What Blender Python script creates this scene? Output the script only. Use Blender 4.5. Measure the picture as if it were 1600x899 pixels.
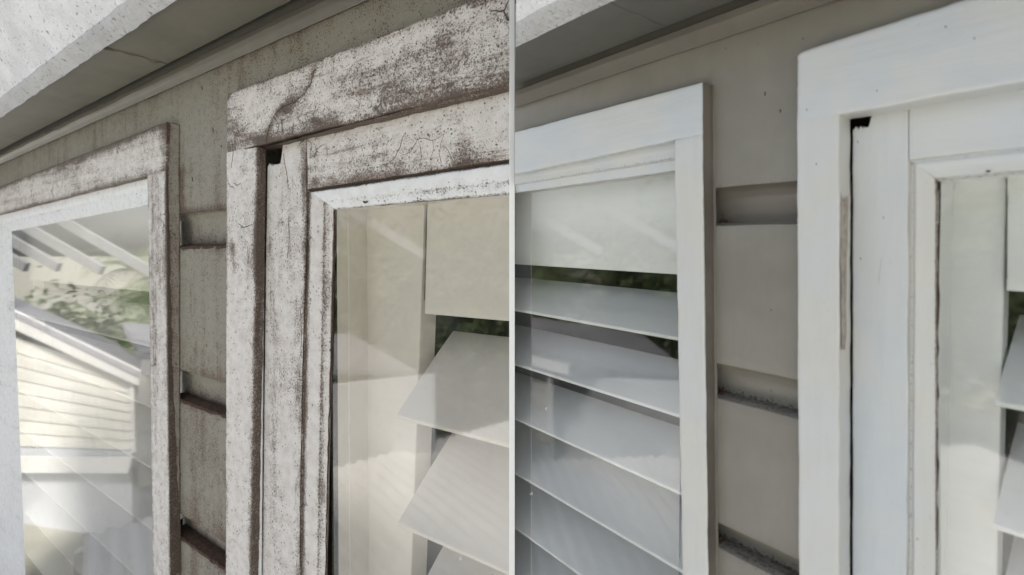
import bpy, bmesh, math, random
from mathutils import Vector, Matrix, noise
random.seed(7)
for o in list(bpy.data.objects): bpy.data.objects.remove(o)
SC = bpy.context.scene; C = SC.collection

# ---------------------------------------------------------------- camera, world, sun, exposure
H = 4.0                                    # eye height above the ground (upper storey windows)
F = 800.0; YH = 388.0; CX = 800.0          # focal length and horizon in photo pixels (1600 wide)
cam = bpy.data.cameras.new('camera'); co = bpy.data.objects.new('camera', cam); C.objects.link(co)
cam.sensor_width = 36; cam.lens = 36 * F / 1600; cam.shift_y = -(449.5 - YH) / 1600
co.location = (0, 0, H); co.rotation_euler = (math.radians(90), 0, 0)
cam.clip_start = 0.01; cam.clip_end = 600
cam.dof.use_dof = True; cam.dof.focus_distance = 0.85; cam.dof.aperture_fstop = 5.6
SC.camera = co

SUN_EL, SUN_AZ = 53, 80                    # azimuth measured from +Y towards +X
W = bpy.data.worlds.new('World'); SC.world = W; W.use_nodes = True
wn = W.node_tree.nodes; wl = W.node_tree.links
sky = wn.new('ShaderNodeTexSky'); sky.sky_type = 'NISHITA'; sky.sun_disc = False
sky.sun_elevation = math.radians(SUN_EL); sky.sun_rotation = math.radians(SUN_AZ)
sky.dust_density = 3.0
hs = wn.new('ShaderNodeHueSaturation'); hs.inputs['Saturation'].default_value = 0.42
wl.new(sky.outputs[0], hs.inputs['Color']); wl.new(hs.outputs[0], wn['Background'].inputs[0])
wn['Background'].inputs[1].default_value = 0.15
sl = bpy.data.lights.new('sun', 'SUN'); so = bpy.data.objects.new('sun', sl); C.objects.link(so)
sl.energy = 4.2; sl.angle = math.radians(10); sl.color = (1, 0.95, 0.87)
sd = Vector((math.sin(math.radians(SUN_AZ)) * math.cos(math.radians(SUN_EL)),
             math.cos(math.radians(SUN_AZ)) * math.cos(math.radians(SUN_EL)), math.sin(math.radians(SUN_EL))))
so.rotation_euler = sd.to_track_quat('Z', 'Y').to_euler()
vs = SC.view_settings; vs.view_transform = 'Standard'; vs.look = 'None'; vs.gamma = 1
vs.exposure = 0.93
SC.render.engine = 'CYCLES'
SC.cycles.max_bounces = 8; SC.cycles.transparent_max_bounces = 12

# ---------------------------------------------------------------- wall frames (s along wall to the right, z up, d out of the wall)
class Frame:
    def __init__(f, vx, vy, a, clip):
        t = Vector((vx - CX, F, -(vy - YH))).normalized(); f.s = -t
        z = Vector((0, 0, 1)); z = (z - z.dot(f.s) * f.s).normalized(); f.z = z
        f.n = f.s.cross(z)
        f.R = Matrix((f.s, f.z, f.n)); f.O = Vector((0, a, H)); f.clip = clip
        f.M = Matrix.Translation(f.O) @ f.R.transposed().to_4x4()
    def ray(f, x, y):
        return f.R @ (Vector((0, 0, H)) - f.O), f.R @ Vector(((x - CX) / F, 1, -(y - YH) / F))
    def P(f, x, y, k, v):
        o, d = f.ray(x, y); m = (v - o[k]) / d[k]; return o + m * d
    def d(f, x, y, v): return f.P(x, y, 2, v)
    def at_s(f, x, y, v): return f.P(x, y, 0, v)
    def at_z(f, x, y, v): return f.P(x, y, 1, v)
FA = Frame(-325, 402, .80, -1)
FB = Frame(185, 374, .76, 1)
FW = Frame(0, 0, 0, 0); FW.R = Matrix.Identity(3); FW.O = Vector((0, 0, 0)); FW.M = Matrix.Identity(4)
GA, GB = -0.004, -0.0225                    # depth of the glass in either wall

# ---------------------------------------------------------------- materials
def mat(name):
    m = bpy.data.materials.new(name); m.use_nodes = True
    return m, m.node_tree.nodes, m.node_tree.links, m.node_tree.nodes['Principled BSDF']
def N(nt, kind, **kw):
    n = nt.nodes.new(kind)
    for k, v in kw.items():
        if k.startswith('i_'): n.inputs[k[2:].replace('_', ' ')].default_value = v
        else: setattr(n, k, v)
    return n
def coords(nt, scale=(1, 1, 1)):
    tc = N(nt, 'ShaderNodeTexCoord'); mp = N(nt, 'ShaderNodeMapping'); mp.inputs['Scale'].default_value = scale
    nt.links.new(tc.outputs['Object'], mp.inputs['Vector']); return mp.outputs[0]
def nz(nt, scale, detail=3, rough=.55, st=(1, 1, 1), dist=0):
    n = N(nt, 'ShaderNodeTexNoise'); n.inputs['Scale'].default_value = scale; n.inputs['Detail'].default_value = detail
    n.inputs['Roughness'].default_value = rough; n.inputs['Distortion'].default_value = dist
    nt.links.new(coords(nt, st), n.inputs['Vector']); return n.outputs[0]
def mth(nt, op, a, b=None, c=None, clamp=False):
    n = N(nt, 'ShaderNodeMath', operation=op); n.use_clamp = clamp
    for i, v in enumerate((a, b, c)):
        if v is None: continue
        if isinstance(v, (int, float)): n.inputs[i].default_value = v
        else: nt.links.new(v, n.inputs[i])
    return n.outputs[0]
def ramp(nt, v, a, b, lo=0., hi=1.):
    n = N(nt, 'ShaderNodeMapRange'); n.interpolation_type = 'SMOOTHSTEP'
    nt.links.new(v, n.inputs[0]); n.inputs[1].default_value = a; n.inputs[2].default_value = b
    n.inputs[3].default_value = lo; n.inputs[4].default_value = hi; return n.outputs[0]
def mix(nt, f, a, b):
    n = N(nt, 'ShaderNodeMix', data_type='RGBA')
    if isinstance(f, (int, float)): n.inputs[0].default_value = f
    else: nt.links.new(f, n.inputs[0])
    for i, v in ((6, a), (7, b)):
        if isinstance(v, tuple): n.inputs[i].default_value = (*v, 1)
        else: nt.links.new(v, n.inputs[i])
    return n.outputs[2]
def bump(nt, h, bs, dist, strength=1):
    n = N(nt, 'ShaderNodeBump'); n.inputs['Distance'].default_value = dist; n.inputs['Strength'].default_value = strength
    nt.links.new(h, n.inputs['Height']); nt.links.new(n.outputs[0], bs.inputs['Normal'])
def attr(nt, name='grime'):
    n = N(nt, 'ShaderNodeAttribute'); n.attribute_name = name; return n.outputs['Fac']

def dots(nt, scale, r, keep, st=(1, 1, 1)):
    v = N(nt, 'ShaderNodeTexVoronoi'); v.inputs['Scale'].default_value = scale
    nt.links.new(coords(nt, st), v.inputs['Vector'])
    sep = N(nt, 'ShaderNodeSeparateColor'); nt.links.new(v.outputs['Color'], sep.inputs[0])
    return mth(nt, 'MULTIPLY', ramp(nt, v.outputs['Distance'], r, r * .6), ramp(nt, sep.outputs[0], keep, keep - .02))

def weathered(name, base, tint, S, grain, amount=0., cracks=True, dirt=(.05, .036, .028)):
    """flaking paint over old timber, speckled with mould; S = photo scale (bigger timber, coarser noise)"""
    m, n, l, bs = mat(name); nt = m.node_tree
    g = attr(nt)
    big = nz(nt, 9 * S, 4, .6); mid = nz(nt, 60 * S, 4, .65)
    streak = nz(nt, 130 * S, 4, .7, grain)
    fine = nz(nt, 620 * S, 3, .6); speck = nz(nt, 400 * S, 2, .5, dist=.6)
    area = mth(nt, 'ADD', mth(nt, 'MULTIPLY', ramp(nt, big, .35, .68), .26), mth(nt, 'MULTIPLY', ramp(nt, mid, .35, .7), .15))
    run = nz(nt, 34 * S, 4, .6, tuple(.5 * q if q < 1 else 1 for q in grain))
    area = mth(nt, 'ADD', area, ramp(nt, run, .42, .72, .02, .34))
    area = mth(nt, 'ADD', area, mth(nt, 'MULTIPLY', g, 1.15)); area = mth(nt, 'ADD', area, amount)
    # speckle: thresholded fine noise, more of it where the area value is high
    t = mth(nt, 'ADD', speck, mth(nt, 'MULTIPLY', mth(nt, 'SUBTRACT', area, .5), .30))
    s1 = ramp(nt, t, .57, .72)
    t2 = mth(nt, 'ADD', fine, mth(nt, 'MULTIPLY', mth(nt, 'SUBTRACT', area, .5), .30))
    s2 = ramp(nt, t2, .54, .70)
    t3 = mth(nt, 'ADD', streak, mth(nt, 'MULTIPLY', mth(nt, 'SUBTRACT', area, .5), .32))
    s3 = ramp(nt, t3, .58, .74)
    wash = ramp(nt, area, .45, 1.5, 0, .8)
    c = mix(nt, ramp(nt, mid, .3, .75), base, tint)
    c = mix(nt, mth(nt, 'MULTIPLY', wash, ramp(nt, streak, .2, .6, .4, 1)), c, (.265, .195, .15))
    c = mix(nt, mth(nt, 'MULTIPLY', s3, .62), c, (.20, .137, .10))
    c = mix(nt, mth(nt, 'MULTIPLY', s2, .60), c, (.145, .10, .076))
    c = mix(nt, mth(nt, 'MULTIPLY', s1, .72), c, dirt)
    for sc_, r_, base_k, str_ in ((270 * S, .36, .05, .85), (120 * S, .26, .02, .8)):
        vd = N(nt, 'ShaderNodeTexVoronoi'); vd.inputs['Scale'].default_value = sc_
        wn_ = N(nt, 'ShaderNodeTexNoise'); wn_.inputs['Scale'].default_value = sc_ * 1.3; c0 = coords(nt, tuple(.75 if q < 1 else 1 for q in grain)); l.new(c0, wn_.inputs['Vector'])
        vm = N(nt, 'ShaderNodeVectorMath', operation='MULTIPLY_ADD'); l.new(wn_.outputs['Color'], vm.inputs[0]); vm.inputs[1].default_value = (.7 / sc_,) * 3; l.new(c0, vm.inputs[2]); l.new(vm.outputs[0], vd.inputs['Vector'])
        se_ = N(nt, 'ShaderNodeSeparateColor'); l.new(vd.outputs['Color'], se_.inputs[0])
        kp = mth(nt, 'ADD', mth(nt, 'MULTIPLY', area, .30 if r_ > .3 else .13), base_k)
        on = ramp(nt, mth(nt, 'SUBTRACT', kp, se_.outputs[0]), .0, .03)
        c = mix(nt, mth(nt, 'MULTIPLY', mth(nt, 'MULTIPLY', on, ramp(nt, vd.outputs['Distance'], r_, r_ * .5)), str_), c, dirt)
    h = mth(nt, 'SUBTRACT', mth(nt, 'MULTIPLY', mid, .6), mth(nt, 'MULTIPLY', s1, .35))
    h = mth(nt, 'ADD', h, mth(nt, 'MULTIPLY', streak, .5))
    if cracks:
        v = N(nt, 'ShaderNodeTexVoronoi', feature='DISTANCE_TO_EDGE'); v.inputs['Scale'].default_value = 24 * S
        wv = N(nt, 'ShaderNodeTexNoise'); wv.inputs['Scale'].default_value = 22 * S; wv.inputs['Detail'].default_value = 4
        cc = coords(nt); l.new(cc, wv.inputs['Vector'])
        va = N(nt, 'ShaderNodeVectorMath', operation='MULTIPLY_ADD'); l.new(wv.outputs['Color'], va.inputs[0])
        va.inputs[1].default_value = (.05 / S,) * 3; l.new(cc, va.inputs[2]); l.new(va.outputs[0], v.inputs['Vector'])
        line = ramp(nt, v.outputs['Distance'], .035, .006)
        cm = mth(nt, 'MULTIPLY', line, ramp(nt, nz(nt, 11 * S, 2), .62, .70))
        c = mix(nt, mth(nt, 'MULTIPLY', cm, .9), c, (.045, .028, .02))
        h = mth(nt, 'SUBTRACT', h, mth(nt, 'MULTIPLY', cm, .9))
    l.new(c, bs.inputs['Base Color']); bs.inputs['Roughness'].default_value = .62
    bump(nt, h, bs, .0016 / S, .8)
    return m

def clean_paint(name, base, tint, S, grain, rough=.42, keep=.02, grimecol=(.16, .12, .09), bstr=.5):
    m, n, l, bs = mat(name); nt = m.node_tree
    g = attr(nt)
    big = nz(nt, 9 * S, 3, .6); streak = nz(nt, 120 * S, 3, .6, grain); mid = nz(nt, 34 * S, 3)
    c = mix(nt, ramp(nt, big, .38, .62), base, tint)
    c = mix(nt, ramp(nt, streak, .35, .75, 0, .15), c, tuple(x * .8 for x in base))
    fine = nz(nt, 240 * S, 3, .6)
    t = mth(nt, 'ADD', fine, mth(nt, 'MULTIPLY', g, .5))
    c = mix(nt, mth(nt, 'MULTIPLY', ramp(nt, t, .68, .95), .9), c, grimecol)
    c = mix(nt, dots(nt, 38 * S, .09, keep), c, (.05, .03, .02))
    c = mix(nt, dots(nt, 95 * S, .14, keep * .8), c, (.14, .10, .08))
    l.new(c, bs.inputs['Base Color']); bs.inputs['Roughness'].default_value = rough
    h = mth(nt, 'ADD', mth(nt, 'MULTIPLY', streak, .6), mth(nt, 'MULTIPLY', mid, .7))
    bump(nt, h, bs, .0011 / S, bstr)
    return m

def plain(name, col, rough=.6, var=.12, scale=20, bd=0):
    m, n, l, bs = mat(name); nt = m.node_tree
    v = nz(nt, scale, 4)
    l.new(mix(nt, ramp(nt, v, .3, .7), col, tuple(x * (1 - var) for x in col)), bs.inputs['Base Color'])
    bs.inputs['Roughness'].default_value = rough
    if bd: bump(nt, v, bs, bd)
    return m

VG, HG = (1, .10, 1), (.10, 1, 1)           # grain running up the board / along the board
M = {}
SA, SB = .62, 1.35
M['oldV'] = weathered('mouldy_white_paint_upright', (.68, .65, .63), (.56, .51, .48), SA, VG, -.20)
M['oldH'] = weathered('mouldy_white_paint_level', (.68, .645, .62), (.57, .525, .49), SA, HG, .0)
M['oldBead'] = weathered('dirty_glazing_bead_paint', (.76, .765, .775), (.68, .67, .67), SA, HG, -.20, False)
M['oldclad'] = weathered('speckled_grey_cladding_paint', (.265, .247, .205), (.235, .219, .18), SA, VG, .10, False, (.035, .025, .018))
M['oldsoffit'] = clean_paint('olive_grey_soffit_paint', (.19, .18, .15), (.165, .157, .13), SA, HG, .5, .05)
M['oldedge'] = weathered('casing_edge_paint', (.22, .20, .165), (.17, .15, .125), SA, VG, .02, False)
M['newV'] = clean_paint('fresh_white_paint_upright', (.585, .59, .595), (.60, .585, .555), SB, VG, .38, .012, bstr=.8)
M['newS'] = clean_paint('cool_white_sash_paint', (.55, .58, .615), (.59, .60, .60), SB, VG, .38, .012, bstr=.9)
M['newH'] = clean_paint('fresh_white_paint_level', (.56, .585, .62), (.60, .605, .605), SB, HG, .38, .012, bstr=.8)
M['newclad'] = clean_paint('warm_grey_cladding_paint', (.235, .22, .19), (.21, .195, .167), SB, VG, .42, .10, (.05, .035, .025), .7)
M['newsoffit'] = clean_paint('grey_soffit_paint', (.135, .132, .12), (.12, .117, .107), SB, HG, .5, .03)
M['newmould'] = clean_paint('taupe_moulding_paint', (.165, .148, .128), (.14, .126, .108), SB, HG, .42, .05)
M['oldmould'] = clean_paint('olive_moulding_paint', (.14, .13, .107), (.12, .11, .09), SA, HG, .42, .08)
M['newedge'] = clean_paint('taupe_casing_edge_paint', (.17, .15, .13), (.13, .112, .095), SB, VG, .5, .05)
M['rust'] = plain('brown_dirt_ledge', (.085, .045, .026), .9, .6, 160, .002)
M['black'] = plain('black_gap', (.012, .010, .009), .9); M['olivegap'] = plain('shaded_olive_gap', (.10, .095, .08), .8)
M['wood'] = plain('bare_old_timber', (.43, .375, .335), .8, .3, 150, .001)
M['shA'] = clean_paint('shutter_enamel', (.75, .695, .635), (.75, .695, .635), SA, HG, .3, .004, bstr=.06)
M['shB'] = clean_paint('shutter_enamel_pale', (.84, .85, .85), (.84, .85, .85), SB, HG, .3, .004, bstr=.06)
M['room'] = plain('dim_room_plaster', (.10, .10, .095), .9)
M['siding'] = plain('cream_siding', (.76, .75, .69), .6, .08, 3)
M['trim'] = plain('white_trim', (.82, .82, .80), .5, .05, 3)
M['greyroof'] = plain('grey_roof', (.34, .34, .36), .6, .2, 2); M['palewall'] = plain('pale_grey_wall', (.66, .68, .71), .6, .08, 2)
M['raft'] = plain('weathered_pale_rafter', (.36, .37, .38), .7, .15, 6)
M['bark'] = plain('bark', (.13, .10, .075), .9, .5, 12, .01)
M['boardw'] = plain('white_board', (.93, .93, .93), .6, .03, 30)

def stucco(name, S, dark, k=1.):
    m, n, l, bs = mat(name); nt = m.node_tree
    a = nz(nt, 55 * S, 4, .6); b = nz(nt, 150 * S, 3, .6, dist=.8)
    c = mix(nt, ramp(nt, nz(nt, 12 * S, 3), .35, .65), (.80 * k, .80 * k, .83 * k), (.68 * k, .68 * k, .71 * k))
    c = mix(nt, ramp(nt, b, .60, .70, 0, dark), c, (.16, .14, .125))
    l.new(c, bs.inputs['Base Color']); bs.inputs['Roughness'].default_value = .8
    bump(nt, mth(nt, 'ADD', a, mth(nt, 'MULTIPLY', b, .6)), bs, .006 / S, 1)
    return m
M['stuccoA'] = stucco('rough_white_render', .62, .8); M['stuccoB'] = stucco('rough_white_render_near', 1.35, .7); M['fasA'] = stucco('rough_grey_white_edge', .62, .9, .66); M['fasB'] = stucco('rough_grey_white_edge_near', 1.35, .8, .66)

def glass():
    m = bpy.data.materials.new('window_glass'); m.use_nodes = True; nt = m.node_tree; nt.nodes.clear()
    out = nt.nodes.new('ShaderNodeOutputMaterial'); mx = nt.nodes.new('ShaderNodeMixShader')
    tr = nt.nodes.new('ShaderNodeBsdfTransparent'); gl = nt.nodes.new('ShaderNodeBsdfGlossy')
    tr.inputs[0].default_value = (.96, .96, .95, 1); gl.inputs['Roughness'].default_value = .035
    fr = nt.nodes.new('ShaderNodeFresnel'); fr.inputs[0].default_value = 1.52
    ge = nt.nodes.new('ShaderNodeNewGeometry')
    f = mth(nt, 'MINIMUM', mth(nt, 'MULTIPLY', fr.outputs[0], 2.5), .52)
    f = mth(nt, 'MULTIPLY', f, mth(nt, 'SUBTRACT', 1, ge.outputs['Backfacing']), clamp=True)
    # faint dust on the pane
    df = nt.nodes.new('ShaderNodeBsdfDiffuse'); df.inputs[0].default_value = (.7, .7, .68, 1)
    mx2 = nt.nodes.new('ShaderNodeMixShader')
    dust = mth(nt, 'ADD', ramp(nt, nz(nt, 12, 4, .6), .5, .8, .0, .05), mth(nt, 'MULTIPLY', dots(nt, 30, .10, .05), .5))
    nt.links.new(f, mx.inputs[0]); nt.links.new(tr.outputs[0], mx.inputs[1]); nt.links.new(gl.outputs[0], mx.inputs[2])
    nt.links.new(dust, mx2.inputs[0]); nt.links.new(mx.outputs[0], mx2.inputs[1]); nt.links.new(df.outputs[0], mx2.inputs[2])
    nt.links.new(mx2.outputs[0], out.inputs[0]); return m
M['glass'] = glass()

def leafmat(name, a, b):
    m, n, l, bs = mat(name); nt = m.node_tree
    oi = N(nt, 'ShaderNodeTexNoise'); oi.inputs['Scale'].default_value = 2.5
    l.new(coords(nt), oi.inputs['Vector']); l.new(mix(nt, ramp(nt, oi.outputs[0], .35, .65), a, b), bs.inputs['Base Color'])
    bs.inputs['Roughness'].default_value = .5; bs.inputs['Transmission Weight'].default_value = 0
    return m
M['leaf'] = leafmat('leaf_green', (.050, .085, .030), (.11, .15, .05))
M['frond'] = leafmat('frond_green', (.07, .12, .04), (.15, .19, .07))

# ---------------------------------------------------------------- object helpers
class Thing:
    def __init__(t, name, label, cat, f, base, group=None):
        t.f = f; t.base = Vector(base)
        t.o = bpy.data.objects.new(name, None); C.objects.link(t.o)
        t.o.empty_display_size = .1
        t.o.matrix_world = f.M @ Matrix.Translation(t.base)
        t.o['label'] = label; t.o['category'] = cat
        if group: t.o['group'] = group
def finish(bm, name, f, material, thing=None, parent=None, kind=None, smooth=True, clip=True, extra=None):
    """bm is in frame-local coordinates"""
    if f.clip and clip:
        pc = f.R @ (Vector((f.clip * .0040, 0, 0)) - f.O); pn = f.R @ Vector((f.clip, 0, 0))
        bmesh.ops.bisect_plane(bm, geom=bm.verts[:] + bm.edges[:] + bm.faces[:], plane_co=pc, plane_no=pn, clear_inner=True)
    base = thing.base if thing else Vector((0, 0, 0))
    for v in bm.verts: v.co -= base
    me = bpy.data.meshes.new(name); bm.to_mesh(me); bm.free()
    if smooth:
        for p in me.polygons: p.use_smooth = True
        me.set_sharp_from_angle(angle=math.radians(35))
    me.materials.append(material)
    for e in extra or (): me.materials.append(e)
    o = bpy.data.objects.new(name, me); C.objects.link(o)
    par = parent or (thing.o if thing else None)
    if par: o.parent = par
    else: o.matrix_world = f.M
    if kind: o['kind'] = kind
    return o
def newbm():
    bm = bmesh.new(); return bm, bm.verts.layers.float.new('grime')

def spaced(L, r, n):
    if r <= 0: return [i / n for i in range(n + 1)]
    r = min(r, L * .3); a = [0, .12 * r, .35 * r, r]
    k = [x / L for x in a] + [r / L + (1 - 2 * r / L) * i / n for i in range(1, n)] + [1 - x / L for x in reversed(a)]
    return k
def add_board(bm, gl, c, d1, d0, r=.002, nu=10, nv=40, g=None, wob=.0006, top=None, bump_d=.0004, seed=0, sh=None, nf=30, emod=None):
    """slab with its front face the quad c (TL,TR,BR,BL, local Vectors); rounded wobbly edges, sides back to depth d0"""
    TL, TR, BR, BL = [Vector((v[0], v[1])) for v in c]
    Lu = (TR - TL).length * .5 + (BR - BL).length * .5; Lv = (BL - TL).length * .5 + (BR - TR).length * .5
    us, vv = spaced(Lu, r, nu), spaced(Lv, r, nv)
    rr = min(r, Lu * .3, Lv * .3) if r > 0 else 0
    rows = []
    so = Vector((seed * 3.1, seed * 1.7, seed * .3))
    for v in vv:
        row = []
        for u in us:
            p = (TL * (1 - u) + TR * u) * (1 - v) + (BL * (1 - u) + BR * u) * v
            e = (u * Lu, v * Lv, (1 - u) * Lu, (1 - v) * Lv)
            if emod: e = emod(e, p)
            em = min(e)
            drop = rr - math.sqrt(max(0, rr * rr - (rr - em) ** 2)) if em < rr else 0
            q = Vector((p.x, p.y, 0)) * nf + so
            nv3 = noise.noise_vector(q)
            nv4 = noise.noise_vector(q * 4.3)
            x = p.x + (nv3.x + .5 * nv4.x) * wob; y = p.y + (nv3.y + .5 * nv4.y) * wob
            if top: y -= top(u, e) * max(0, 1 - v * 6)
            z = d1 - drop + nv3.z * bump_d
            vt = bm.verts.new((x, y, z)); vt[gl] = max(0, min(1.5, g(e, p))) if g else 0.
            row.append(vt)
        rows.append(row)
    for i in range(len(rows) - 1):
        for j in range(len(us) - 1):
            bm.faces.new((rows[i][j], rows[i + 1][j], rows[i + 1][j + 1], rows[i][j + 1]))
    ring = rows[0][:] + [r_[-1] for r_ in rows[1:]] + rows[-1][-2::-1] + [r_[0] for r_ in rows[-2:0:-1]]
    prev = ring
    for k in (1, 2, 3):
        cur = []
        for v in ring:
            w = bm.verts.new((v.co.x, v.co.y, v.co.z + (d0 - v.co.z) * k / 3)); w[gl] = sh if sh is not None else v[gl]
            cur.append(w)
        for i in range(len(ring)):
            j = (i + 1) % len(ring); bm.faces.new((prev[i], cur[i], cur[j], prev[j])[::-1] if False else (prev[i], prev[j], cur[j], cur[i]))
        prev = cur
def board(name, t, px, d1, d0, m, parent=None, **k):
    """px: photo pixels TL,TR,BR,BL on the plane d1 of the thing's wall"""
    bm, gl = newbm(); f = t.f
    add_board(bm, gl, [f.d(x, y, d1) for x, y in px], d1, d0, **k)
    bmesh.ops.recalc_face_normals(bm, faces=bm.faces)
    return finish(bm, name, f, m, t, parent)
def sboard(name, t, s0, s1, z1, z0, d1, d0, m, parent=None, **k):
    bm, gl = newbm()
    add_board(bm, gl, [(s0, z1), (s1, z1), (s1, z0), (s0, z0)], d1, d0, **k)
    bmesh.ops.recalc_face_normals(bm, faces=bm.faces)
    return finish(bm, name, t.f, m, t, parent)
def loft(name, t, rails, m, n=40, g=None, parent=None, wob=.0004, ext=None, sub=3, seed=0, flip=False):
    """skin between rails; rail = (pointA, pointB[, grime or painted shading]); ext=(s0,s1) runs every rail on to those s values"""
    bm, gl = newbm(); R = []
    for i, r in enumerate(rails):
        a, b = Vector(r[0]), Vector(r[1])
        if ext:
            k = (b - a) / (b.x - a.x); a, b = a + k * (ext[0] - a.x), a + k * (ext[1] - a.x)
        R.append((a, b, r[2] if len(r) > 2 else 0))
    full = []
    for i in range(len(R) - 1):
        for j in range(sub):
            q = j / sub; full.append((R[i][0].lerp(R[i + 1][0], q), R[i][1].lerp(R[i + 1][1], q), R[i][2] * (1 - q) + R[i + 1][2] * q))
    full.append(R[-1]); rows = []
    for a, b, gg in full:
        row = []
        for j in range(n + 1):
            p = a.lerp(b, j / n); nv = noise.noise_vector(p * 40 + Vector((seed, 0, 0)))
            v = bm.verts.new(p + nv * wob); v[gl] = gg + (g(p) if g else 0); row.append(v)
        rows.append(row)
    for i in range(len(rows) - 1):
        for j in range(n): bm.faces.new((rows[i][j], rows[i + 1][j], rows[i + 1][j + 1], rows[i][j + 1]))
    return finish(bm, name, t.f, m, t, parent)
def box_pts(bm, lo, hi):
    v = [bm.verts.new((x, y, z)) for x in (lo[0], hi[0]) for y in (lo[1], hi[1]) for z in (lo[2], hi[2])]
    for q in ((0, 1, 3, 2), (4, 6, 7, 5), (0, 4, 5, 1), (2, 3, 7, 6), (0, 2, 6, 4), (1, 5, 7, 3)): bm.faces.new([v[i] for i in q])
def sbox(name, t, lo, hi, m, parent=None, clip=True):
    """box in s,z,d"""
    bm, gl = newbm(); box_pts(bm, lo, hi); bmesh.ops.recalc_face_normals(bm, faces=bm.faces)
    return finish(bm, name, t.f, m, t, parent, smooth=False, clip=clip)

# =========================================================================================
#                                       LEFT HALF : weathered window corner
# =========================================================================================
f = FA
CAS = .0297                                 # casing stands this far out of the cladding
s_c1 = f.d(280, 400, 0).x                   # right side of the far casing
s_c2 = f.d(353, 400, CAS).x                 # left side of the near casing
edge = lambda k, w: (lambda e, p: k * math.exp(-min(e) / w))
ZB = -1.75                                  # window bottoms
zA = lambda x, y, d=0: f.d(x, y, d).y
# --- wall
wa = Thing('weatherboard_wall', 'speckled grey weatherboard wall with dirty brown ledges between the mould stained window frames', 'wall', f, (-1.5, -H, 0))
zfr = zA(315, 330.5)                        # bottom edge of the frieze board
zjn = f.d(203, 166, .003).y                 # joint between frieze and moulding
board_px = lambda x0, x1, y0, y1: [(x0, y0), (x1, y0), (x1, y1), (x0, y1)]
zhA = f.d(100, 280, CAS).y
for fa_, fb_, fz, fnu in ((-4.6, s_c1 - .02, zhA, 60), (s_c1 - .02, s_c2 + .02, zfr, 16), (s_c2 + .02, .05, f.d(700, 90, CAS).y, 30)):
  sboard('frieze_board', wa, fa_, fb_, .62, fz, 0, -.03, M['oldclad'], nu=fnu, nv=24, r=.0,
       g=lambda e, p: .10 + .6 * math.exp(-e[3] / .01) + .45 * math.exp(-abs(p.x - s_c1) / .05) * (p.y < .25) + .3 * math.exp(-abs(p.y - f.d(203, 166, 0).y) / .012))
tops = [zA(315, 385), zA(315, 637), zA(315, 863)]; bots = [zA(315, 588), zA(315, 826)]
pitch = .315; tops += [tops[2] - pitch * i for i in range(1, 9)]; bots += [b - .255 for b in tops[2:]]
for i, zt in enumerate(tops):
    zb = bots[i]
    x0, x1 = (s_c1 - .06, s_c2 + .06) if zt > ZB else (-4.6, .05)
    nn = 12 if zt > ZB else 40
    sboard('weatherboard', wa, x0, x1, zt, zb, 0, -.045, M['oldclad'], nu=nn, nv=16, r=.004, seed=i, wob=.0012,
           g=lambda e, p: .10 + .5 * math.exp(-e[1] / .006) + .35 * math.exp(-e[3] / .02) + .06 * i)
    # cove under the board above, and the dirty ledge it drains on
    zu = zfr if i == 0 else bots[i - 1]
    rl = [((x0, zu - .000, -.006), (x1, zu, -.006), .3), ((x0, zu - .004, -.020), (x1, zu - .004, -.020), .1),
          ((x0, zu - .020, -.031), (x1, zu - .020, -.031), 0), ((x0, zt + .012, -.036), (x1, zt + .012, -.036), .3), ((x0, zt - .002, -.037), (x1, zt - .002, -.037), 1)]
    cv = loft('cove', wa, rl, M['oldclad'], n=nn, seed=i)
    ld = loft('dirt_line', wa, [((x0, zt + .0035, -.038), (x1, zt + .0035, -.038)), ((x0, zt + .0038, -.016), (x1, zt + .0038, -.016)), ((x0, zt + .0012, -.0005), (x1, zt + .0012, -.0005)), ((x0, zt - .004, .0015), (x1, zt - .004, .0015)), ((x0, zt - .007, .0002), (x1, zt - .007, .0002))], M['rust'], n=80, wob=.0028, seed=i + 5)
# body of the wall round the openings and the dark room behind
s1L, s1R = f.d(8, 600, CAS).x - .35, f.d(240, 600, CAS).x
for nm, lo, hi in (('wall_core', (-4.6, -H, -.30), (.0, ZB - .06, -.047)), ('wall_core', (-4.6, .56, -.30), (.0, 1.0, -.004)),
                   ('wall_core', (-4.6, ZB - .06, -.30), (s1L - .02, .56, -.034)), ('wall_core', (s_c1 - .10, ZB - .06, -.30), (s_c2 + .04, .555, -.046))):
    sbox(nm, wa, lo, hi, M['oldclad'])
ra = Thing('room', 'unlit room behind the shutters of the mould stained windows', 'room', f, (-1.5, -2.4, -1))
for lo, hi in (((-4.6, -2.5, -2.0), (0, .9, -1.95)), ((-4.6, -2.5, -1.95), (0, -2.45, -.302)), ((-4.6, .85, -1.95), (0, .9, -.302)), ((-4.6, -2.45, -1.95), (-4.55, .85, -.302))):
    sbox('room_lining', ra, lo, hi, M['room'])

# --- eave: moulding, soffit, fascia, rough white lining
ea = Thing('eave', 'olive grey eave soffit with moulding and rough white rendered edge above the mouldy windows', 'eave', f, (-1.5, .4, .1))
xa, xb = 60, 380
def line(x, m, y0, xr=203): return (x, y0 + (402 - y0) / (-325 - xr) * (x - xr))
def rail(fr, y0, d, xr, vp, dd=None, g=0):
    """point row through (xr,y0) running to the wall's own vanishing point"""
    p = fr.d(xr, y0, d); return (Vector((p.x, p.y, p.z)), Vector((p.x + 1, p.y, p.z)), g)
r0 = [rail(f, 167, .001, 203, 0, g=1.0), rail(f, 166, .010, 203, 0, g=.3), rail(f, 156, .020, 203, 0), rail(f, 148, .032, 203, 0), rail(f, 143, .046, 203, 0), rail(f, 141.5, .052, 203, 0)]
loft('moulding', ea, r0, M['oldmould'], ext=(-4.6, .05), n=60, wob=.0007)
zsof = f.d(203, 133, .052).y
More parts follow.
